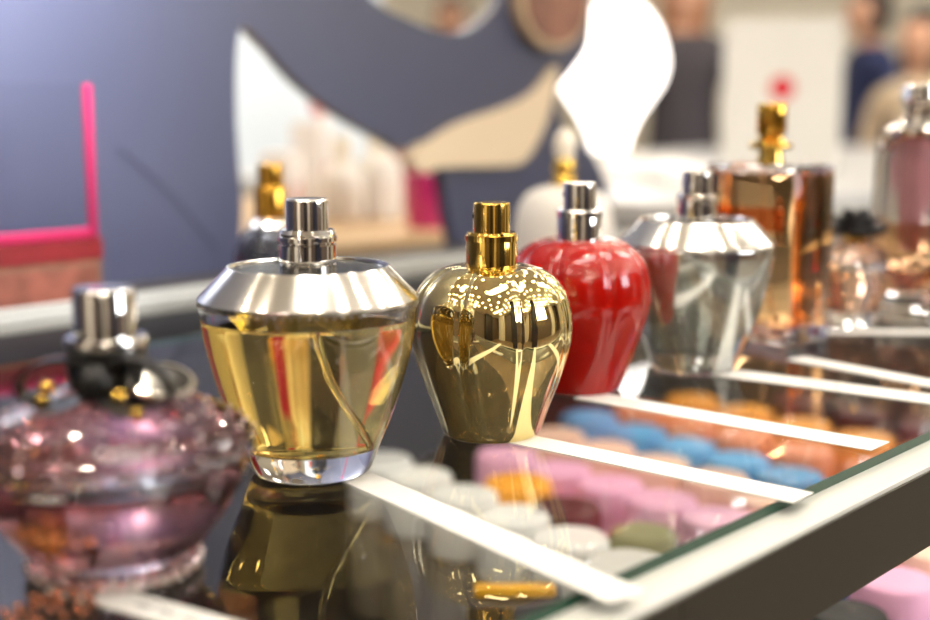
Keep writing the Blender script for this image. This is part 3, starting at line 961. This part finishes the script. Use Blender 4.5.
def person(label, loc, face, H, top_rgb, leg_rgb, hair, arm_pose, long_hair=False, lean=0.0):
    t = thing('person', label, 'person', loc, face)
    k = H / 1.72
    V = []
    E_ = []
    R_ = []

    def add(p, r, par=None):
        V.append(tuple(c * k for c in p))
        R_.append(r * k if not isinstance(r, tuple) else (r[0] * k, r[1] * k))
        if par is not None:
            E_.append((par, len(V) - 1))
        return len(V) - 1
    # facing -Y
    pel = add((0, 0, 0.95), (0.150, 0.105))
    wai = add((0, 0, 1.10), (0.125, 0.095), pel)
    che = add((0, 0.0, 1.28), (0.150, 0.108), wai)
    upp = add((0, 0.0, 1.40), (0.120, 0.085), che)
    nec = add((0, 0.0, 1.48), 0.052, upp)
    add((0, -0.012, 1.545), 0.050, nec)
    for s in (-1, 1):
        hip = add((s * 0.09, 0, 0.88), (0.085, 0.09), pel)
        kn = add((s * 0.10, -0.01, 0.49), 0.056, hip)
        an = add((s * 0.105, 0.01, 0.09), 0.040, kn)
        he = add((s * 0.105, -0.03, 0.045), (0.042, 0.036), an)
        add((s * 0.11, -0.15, 0.032), (0.04, 0.026), he)
        sh = add((s * 0.17, 0, 1.395), 0.058, upp)
        pose = arm_pose[0 if s < 0 else 1]
        el = add((s * (0.225 + pose[0][0]), pose[0][1], pose[0][2]), 0.043, sh)
        wr = add((s * (0.225 + pose[1][0]), pose[1][1], pose[1][2]), 0.029, el)
        d = Vector((s * (pose[1][0] - pose[0][0]), pose[1][1] - pose[0][1], pose[1][2] - pose[0][2])).normalized()
        base = Vector((s * (0.225 + pose[1][0]), pose[1][1], pose[1][2]))
        side = d.cross(Vector((s, 0.15, 0.3))).normalized()
        nrm = d.cross(side).normalized()
        pa_ = add(base + d * 0.055, (0.038, 0.020), wr)
        for f, (o_, l_) in enumerate(((-0.027, 0.068), (-0.009, 0.078), (0.009, 0.073), (0.027, 0.056))):
            a0 = base + d * 0.085 + side * o_
            f0_ = add(a0, 0.0105, pa_)
            f1_ = add(a0 + d * l_ * 0.55 + nrm * 0.006, 0.0095, f0_)
            add(a0 + d * l_ * 0.95 + nrm * 0.020, 0.0080, f1_)
        th_ = add(base + d * 0.045 - side * 0.036, 0.0115, pa_)
        add(base + d * 0.085 - side * 0.060 + nrm * 0.01, 0.0095, th_)
    me = bpy.data.meshes.new('body')
    me.from_pydata(V, E_, [])
    ob = bpy.data.objects.new('body', me)
    COL.objects.link(ob)
    sk = ob.modifiers.new('skin', 'SKIN')
    sk.use_smooth_shade = True
    ob.modifiers.new('sub', 'SUBSURF').levels = 1
    for i, sv in enumerate(me.skin_vertices[0].data):
        r = R_[i]
        sv.radius = r if isinstance(r, tuple) else (r, r)
        sv.use_root = (i == 0)
    bpy.context.view_layer.update()
    ev = bpy.data.meshes.new_from_object(ob.evaluated_get(bpy.context.evaluated_depsgraph_get()))
    bpy.data.objects.remove(ob)
    bm = bmesh.new()
    bm.from_mesh(ev)
    # the head: skull, jaw, nose, brow and ears in the same mesh
    hd = bmesh.new()
    bmesh.ops.create_uvsphere(hd, u_segments=28, v_segments=22, radius=1)
    for v in hd.verts:
        x, y, z = v.co
        w = 0.076 * (1 - 0.22 * max(0, -z) ** 1.3)
        dp = 0.095
        yy = y * dp
        if y < -0.3 and z < 0:
            yy *= 0.95
        nose = math.exp(-((x / 0.16) ** 2)) * math.exp(-(((z + 0.16) / 0.22) ** 2)) if y < 0 else 0
        ear = math.exp(-(((abs(x) - 1) / 0.12) ** 2)) * math.exp(-(((z + 0.05) / 0.2) ** 2)) * math.exp(-((y / 0.2) ** 2))
        sock = math.exp(-(((abs(x) - 0.38) / 0.16) ** 2)) * math.exp(-(((z - 0.08) / 0.12) ** 2)) if y < 0 else 0
        v.co = Vector((x * w + math.copysign(0.016 * ear, x), yy - 0.022 * nose + 0.006 * sock, z * 0.115)) * k
    hd.transform(Matrix.Translation((0, -0.022 * k, 1.605 * k)))
    tm = bpy.data.meshes.new('tmp')
    hd.to_mesh(tm)
    hd.free()
    bm.from_mesh(tm)
    mats = [skin_a, mat('garment', top_rgb, 0.75), mat('trousers', leg_rgb, 0.75), mat('shoe', (30, 28, 28), 0.4)]
    wr_all = [Vector((s * (0.225 + arm_pose[i][1][0]), arm_pose[i][1][1], arm_pose[i][1][2])) * k for i, s in enumerate((-1, 1))]
    el_all = [Vector((s * (0.225 + arm_pose[i][0][0]), arm_pose[i][0][1], arm_pose[i][0][2])) * k for i, s in enumerate((-1, 1))]
    for f in bm.faces:
        c = f.calc_center_median()
        z = c.z / k
        mi = 1
        if z > 1.475:
            mi = 0
        elif z < 0.10:
            mi = 3
        elif z < 0.93 and abs(c.x / k) < 0.2:
            mi = 2
        for w_, e2 in zip(wr_all, el_all):
            ax = (w_ - e2).normalized()
            if (c - w_).dot(ax) > -0.01 and (c - w_).length < 0.24 * k and (c - w_).cross(ax).length < 0.09 * k:
                mi = 0
        f.material_index = mi
    obj('body', bm, mats, t, 180)
    # hair cap
    hb = bmesh.new()
    bmesh.ops.create_uvsphere(hb, u_segments=24, v_segments=18, radius=1)
    for v in hb.verts:
        x, y, z = v.co
        if y < -0.45 and z < 0.42:
            v.co = Vector((x * 0.066, y * 0.05, max(z, 0.1) * 0.10)) * k
        else:
            zz = z * 0.124
            if long_hair and z < 0:
                zz = z * 0.26
            v.co = Vector((x * 0.087, y * 0.104, zz)) * k
    hb.transform(Matrix.Translation((0, -0.008 * k, 1.622 * k)))
    obj('hair', hb, hair, t, 180)
    for s in (-1, 1):
        obj('eye', ball(0.011 * k, (s * 0.030 * k, -0.108 * k, 1.612 * k), sub=2), mat('eye', (40, 30, 28), 0.2), t, 180)
    obj('mouth', ball(0.02 * k, (0, -0.104 * k, 1.555 * k), (1, 0.35, 0.28), sub=2), mat('lips', (170, 92, 86), 0.5), t, 180)
    return t


HANG = (((0.02, 0.01, 1.13), (0.03, -0.06, 0.90)), ((0.02, 0.01, 1.13), (0.03, -0.06, 0.90)))
REACH = (((0.02, -0.10, 1.16), (-0.05, -0.33, 1.20)), ((0.02, 0.01, 1.13), (0.0, -0.12, 0.92)))
q = at_d(678, 4.4)
person('person in dark grey clothes with brown hair left of the white sign box', (q.x, q.y, 0), YAW + math.radians(-60 - 50), 1.70, (58, 54, 60), (40, 40, 48), hair_b, REACH, True)
q = at_d(858, 6.3)
person('person in navy blue clothes with short dark hair, turned sideways', (q.x, q.y, 0), math.radians(-130), 1.74, (38, 48, 88), (30, 36, 60), hair_d, HANG)
q = at_d(910, 4.9)
person('person with dark hair in a beige jacket at the far right', (q.x, q.y, 0), math.radians(-95), 1.54, (206, 186, 158), (70, 66, 64), hair_d, HANG, True)
q = at_d(452, 7.3)
person('distant person with dark hair seen over the navy panel', (q.x, q.y, 0), math.radians(-60), 1.80, (180, 172, 160), (50, 50, 56), hair_d, HANG)

# ------------------------------------------------------------------ the room
def struct(name, bm, m, smooth=None, loc=None):
    return tag(obj(name, bm, m, None, smooth, loc), None, None, None, 'structure')


X0, X1, Y0, Y1, HC = -3.6, 9.2, -4.2, 7.6, 3.0
wall_m = mat('cream_wall', (236, 228, 208), 0.7, noise=0.03, scale=3)
struct('floor', box(X0, X1, Y0, Y1, -0.08, 0), mat('brown_floor', (120, 104, 88), 0.35, noise=0.12, scale=4))
ceil = struct('ceiling', box(X0, X1, Y0, Y1, HC, HC + 0.08), mat('ceiling_white', (238, 236, 230), 0.8))
struct('wall_east', box(X1, X1 + 0.1, Y0, Y1, 0, HC), wall_m)
struct('wall_north', box(X0, X1, Y1, Y1 + 0.1, 0, HC), wall_m)
dim_m = mat('umber_wall', (96, 84, 76), 0.6, noise=0.08, scale=3)
struct('wall_west', box(X0 - 0.1, X0, Y0, Y1, 0, HC), dim_m)
struct('wall_south', box(X0, X1, Y0 - 0.1, Y0, 0, HC), dim_m)
dk = mat('pale_reflection_stripe', (226, 222, 214), 0.5)
bk = mat('dark_reflection_stripe', (26, 26, 34), 0.4)
for i, x in enumerate((-2.6, -0.2, 5.0, 7.4)):  # unseen pillars added as stripes for the chrome to mirror
    struct('added_pillar_%d' % (i + 1), box(x - 0.45, x + 0.45, Y0 + 0.002, Y0 + 0.25, 0.0, HC - 0.002), bk if i % 2 else dk)
struct('added_pillar_10', box(0.05, 0.85, -2.3, -1.9, 0.0, HC - 0.002), mat('navy_reflection_block', (22, 26, 48), 0.4))  # unseen navy block added so the sprayers mirror a dark band
for i, y in enumerate((-2.6, 0.2, 3.0, 5.8)):  # more unseen pillars added for striped reflections in the metal
    struct('added_pillar_%d' % (i + 6), box(X0 + 0.002, X0 + 0.25, y - 0.5, y + 0.5, 0.0, HC - 0.002), dk if i % 2 else bk)

glow_pane_m = mat('added_glow_pane', (255, 255, 255), 0.3, emit=(240, 246, 255), estr=10.0)
wf = struct('added_glow_window_1', box(0.9, 3.5, Y0 + 0.001, Y0 + 0.06, 1.75, 2.95), mat('added_window_frame', (230, 230, 228), 0.4))  # unseen daylight source added so its reflection whitens the navy panel
obj('pane', box(0.96, 2.17, Y0 + 0.061, Y0 + 0.066, 1.81, 2.89), glow_pane_m, wf)
obj('pane', box(2.23, 3.44, Y0 + 0.061, Y0 + 0.066, 1.81, 2.89), glow_pane_m, wf)
lamp_m = mat('ceiling_lamp_diffuser', (255, 255, 255), 0.5, emit=(255, 250, 243), estr=9.0)
spot_m = mat('downlight_lens', (255, 255, 255), 0.5, emit=(255, 240, 216), estr=270.0)
panel0 = None
for ix in range(5):
    for iy in range(4):
        x, y = -2.2 + ix * 2.5, -2.8 + iy * 2.7
        if panel0 is None:
            c = obj('ceiling_lamp', box(-0.6, 0.6, -0.15, 0.15, -0.02, -0.001), lamp_m, ceil)
            panel0 = c
        else:
            c = panel0.copy()
            COL.objects.link(c)
            c.parent = ceil
        c.location = (x, y, HC)
d0 = None
for ix in range(10):
    for iy in range(10):
        x, y = -2.3 + ix * 0.72, -3.4 + iy * 0.70
        if d0 is None:
            c = obj('downlight', lathe([(0, -0.012), (0.024, -0.012), (0.029, -0.001), (0, -0.001)], 20), spot_m, ceil)
            d0 = c
        else:
            c = d0.copy()
            COL.objects.link(c)
            c.parent = ceil
        c.location = (x, y, HC)

# added lamp standing in for lens haze on the panel's upper left
def area(name, loc, target, size, power, col=(1, 1, 1)):
    l = bpy.data.lights.new(name, 'AREA')
    l.energy = power
    l.size = size
    l.color = col
    l.spread = math.radians(110)
    o = bpy.data.objects.new(name, l)
    COL.objects.link(o)
    o.location = loc
    d = Vector(target) - Vector(loc)
    o.rotation_euler = d.to_track_quat('-Z', 'Y').to_euler()
    return o


tl = at_y(-40, -20, PY)
area('added_haze_light', (tl.x - 0.02, PY - 0.17, tl.z + 0.13), (tl.x + 0.01, PY, tl.z - 0.02), 0.12, 1.6, (0.95, 0.97, 1.0))

w = bpy.data.worlds.new('world')
sc.world = w
w.use_nodes = True
w.node_tree.nodes['Background'].inputs[0].default_value = (0.8, 0.85, 1, 1)
w.node_tree.nodes['Background'].inputs[1].default_value = 0.2

# ------------------------------------------------------------------ camera
cd = bpy.data.cameras.new('camera')
cam = bpy.data.objects.new('camera', cd)
COL.objects.link(cam)
cam.location = CAM
cam.rotation_euler = (PI / 2 - PITCH, 0, YAW - PI / 2)
cd.sensor_width = 36
cd.lens = FPX * 36 / 930
cd.clip_start = 0.01
cd.dof.use_dof = True
cd.dof.focus_distance = 0.447
cd.dof.aperture_fstop = 5.1
sc.camera = cam

sc.view_settings.view_transform = 'Standard'
sc.view_settings.look = 'None'
sc.view_settings.gamma = 1
sc.view_settings.exposure = 0.22
sc.cycles.max_bounces = 20
sc.cycles.transmission_bounces = 18
sc.cycles.glossy_bounces = 8
sc.cycles.transparent_max_bounces = 16
sc.cycles.use_denoising = True
sc.cycles.sample_clamp_indirect = 20
